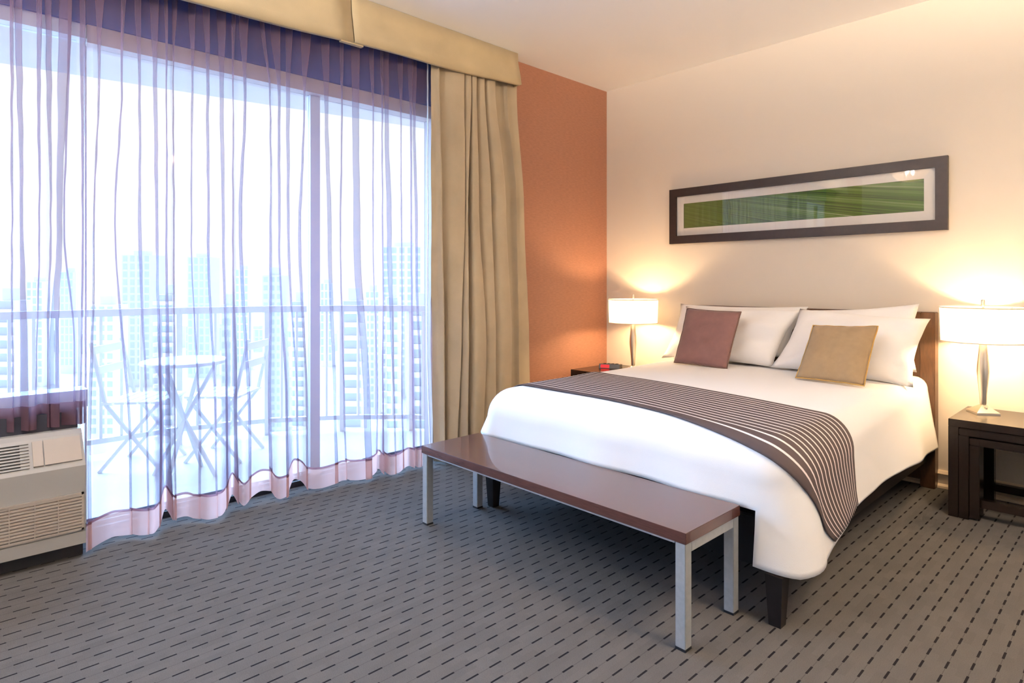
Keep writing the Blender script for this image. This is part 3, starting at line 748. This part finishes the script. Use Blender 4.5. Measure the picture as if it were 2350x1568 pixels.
# ------------------------------------------------------------------ nightstands
def nightstand(x0, x1, y0, label):
    t = thing('nightstand', ((x0+x1)/2, y0/2, 0), label, 'nightstand', 0, 'dark nightstands beside the bed')
    yb = -.04; zt = .500
    def I(o): return into(o, t)
    I(obj('top', box(x0, x1, y0, yb, zt-.038, zt, bev=.0015), 'dark', t))
    for (a, b) in ((x0, x0+.043), (x1-.043, x1)): I(obj('side_panel', box(a, b, y0, yb, 0, zt-.038, bev=.001), 'dark', t))
    ix0, ix1, iz = x0+.044, x1-.044, zt-.042
    for k in range(2):
        a, b, z = ix0+k*.044, ix1-k*.044, iz-k*.044; yy = y0+.002+.002*k
        I(obj('inner_shelf', box(a, b, yy, yb-.02, z-.036, z, bev=.004), 'dark', t))
        for (p, q) in ((a, a+.042), (b-.042, b)):
            I(obj('inner_leg', box(p, q, yy, yy+.10 if k else yy+.045, .0 if k == 0 else .01, z-.036, bev=.0015), 'dark', t))
            I(obj('rear_leg', box(p, q, yb-.075, yb-.02, .0 if k == 0 else .01, z-.036, bev=.0015), 'dark', t))
    a, b = ix0+.086, ix1-.086
    I(obj('front_stretcher', box(a, b, y0+.03, y0+.07, .065, .105, bev=.0015), 'dark', t))
    I(obj('rear_stretcher', box(a, b, yb-.07, yb-.03, .065, .105, bev=.0015), 'dark', t))
    return t
nightstand(2.594, 3.16, -.5, 'dark nested-frame nightstand right of the bed, fully seen')
nightstand(.08, .66, -.57, 'dark nightstand in the terracotta corner, mostly behind the bed')

# ------------------------------------------------------------------ table lamps
def table_lamp(x, y, rz, label):
    t = thing('table_lamp', (x, y, .5), label, 'lamp', rz, 'bedside table lamps')
    b = .055; bm = bmesh.new()
    ring = [(b, 0), (b, .008), (.008, .046)]; V = [[bm.verts.new((sx*r, sy*r, z)) for sx, sy in ((-1, -1), (1, -1), (1, 1), (-1, 1))] for r, z in ring]
    bm.faces.new(V[0][::-1]); bm.faces.new(V[-1])
    for p, q_ in zip(V, V[1:]):
        for i in range(4): bm.faces.new((p[i], p[(i+1) % 4], q_[(i+1) % 4], q_[i]))
    obj('base', bm, 'nickel', t)
    obj('switch', lathe([(.006, 0), (.006, .008), (.004, .010)], 12), 'nickel', t).location = (0, -.03, .026)
    o = obj('switch_plate', box(-.007, .007, -.004, 0, .022, .034), 'nickel', t); o.location = (0, -.024, 0)
    obj('stem', lathe([(.012, .04), (.015, .05), (.017, .10), (.024, .17), (.029, .225), (.027, .26), (.021, .32), (.017, .37), (.012, .385)], 24), 'nickel', t, True)
    obj('rod', lathe([(.005, .385), (.005, .595)], 10), 'nickel', t)
    n = 56; R0, R1 = .188, .194; bm = lathe([(R0, .382), (R1, .565)], n, False)
    s_ = obj('shade', bm, 'shade', t, True)
    for nm, r, z in (('shade_rim', R0, .382), ('shade_rim', R1, .565)):
        obj(nm, lathe([(r-.002, z-.002), (r+.0015, z-.002), (r+.0015, z+.003), (r-.002, z+.003), (r-.002, z-.002)], n, False), 'trim', t)
    sp = bmesh.new()
    for k in range(3):
        a = k*2*PI/3+.4; bar(sp, (0, 0, .555), (R1*math.cos(a)*.985, R1*math.sin(a)*.985, .555), .004)
    obj('shade_spider', sp, 'nickel', t)
    obj('finial', lathe([(.007, .57), (.009, .58), (.009, .604), (.006, .608)], 12), 'nickel', t, True)
    obj('bulb', lathe([(.006, .42), (.016, .44), (.028, .47), (.026, .50), (.012, .515), (.002, .518)], 20), 'bulb', t, True)
    ld = bpy.data.lights.new('lamp_light', 'POINT'); ld.energy = LAMP_W; ld.color = WARM; ld.shadow_soft_size = .045
    lo = bpy.data.objects.new('lamp_light', ld); C.objects.link(lo); lo.parent = t; lo.location = (0, .0, .458)
    t.children[-2].visible_shadow = True
    return t
table_lamp(.476, -.275, .75, 'lit table lamp on the corner nightstand, farther from the camera')
table_lamp(2.69, -.20, .62, 'lit table lamp on the nightstand right of the bed, nearer the camera')

# ------------------------------------------------------------------ clock radio
ck = thing('clock_radio', (.235, -.25, .5), 'small dark clock radio with a glowing red display', 'clock', .45)
obj('case', prism([(-.06, 0), (.06, 0), (.055, .024), (-.048, .034)], 0, -.085, .085), 'clock', ck)
o = obj('display', prism([(-.0615, .005), (-.0585, .005), (-.0495, .028), (-.0525, .028)], 0, -.070, .0), 'led', ck); o['label'] = 'glowing red display'
o = obj('display_window', prism([(-.0605, .002), (-.0575, .002), (-.0470, .033), (-.0500, .033)], 0, -.082, .082), 'black', ck)
f1 = None
for i in range(4):
    b = obj('button', box(-.012, .012, -.006, .006, 0, .004), 'clock', ck) if not f1 else link(f1, ck)
    f1 = f1 or b; b.location = (-.05+i*.033, .015, .0285)

# ------------------------------------------------------------------ ceiling bowl lights out of frame (one is what the picture glass mirrors, one is added for fill)
M['amber'] = sheer('amber_glass_bowl', .97, (.5, .3, .12), (.36, .27, .18))
def bowl(x, y, label, col, k):
    pn = thing('ceiling_bowl_light', (x, y, H), label, 'light', 0, 'ceiling bowl lights')
    obj('canopy', lathe([(.07, -.02), (.07, -.001)], 24), 'nickel', pn); obj('stem', lathe([(.008, -.38), (.008, -.02)], 10), 'nickel', pn)
    o = obj('bowl', lathe([(.012, -.40), (.09, -.385), (.16, -.345), (.20, -.29), (.215, -.25)], 40, False), 'amber', pn, True)
    obj('bulb', lathe([(.008, -.36), (.03, -.33), (.028, -.30), (.004, -.275)], 16), 'bulb', pn, True)
    ld = bpy.data.lights.new('bowl_light', 'POINT'); ld.energy = PEND_W*k; ld.color = col; ld.shadow_soft_size = .05
    lo = bpy.data.objects.new('bowl_light', ld); C.objects.link(lo); lo.parent = pn; lo.location = (0, 0, -.27)
bowl(1.15, -4.75, 'amber glass ceiling bowl light nearer the window', (1, .95, .93), .75)
bowl(4.05, -2.3, 'added fill light in an amber glass ceiling bowl, out of view near the headboard wall', (1, .78, .54), 1)  # added unseen lamp, warm fill for the right wall, ceiling and carpet
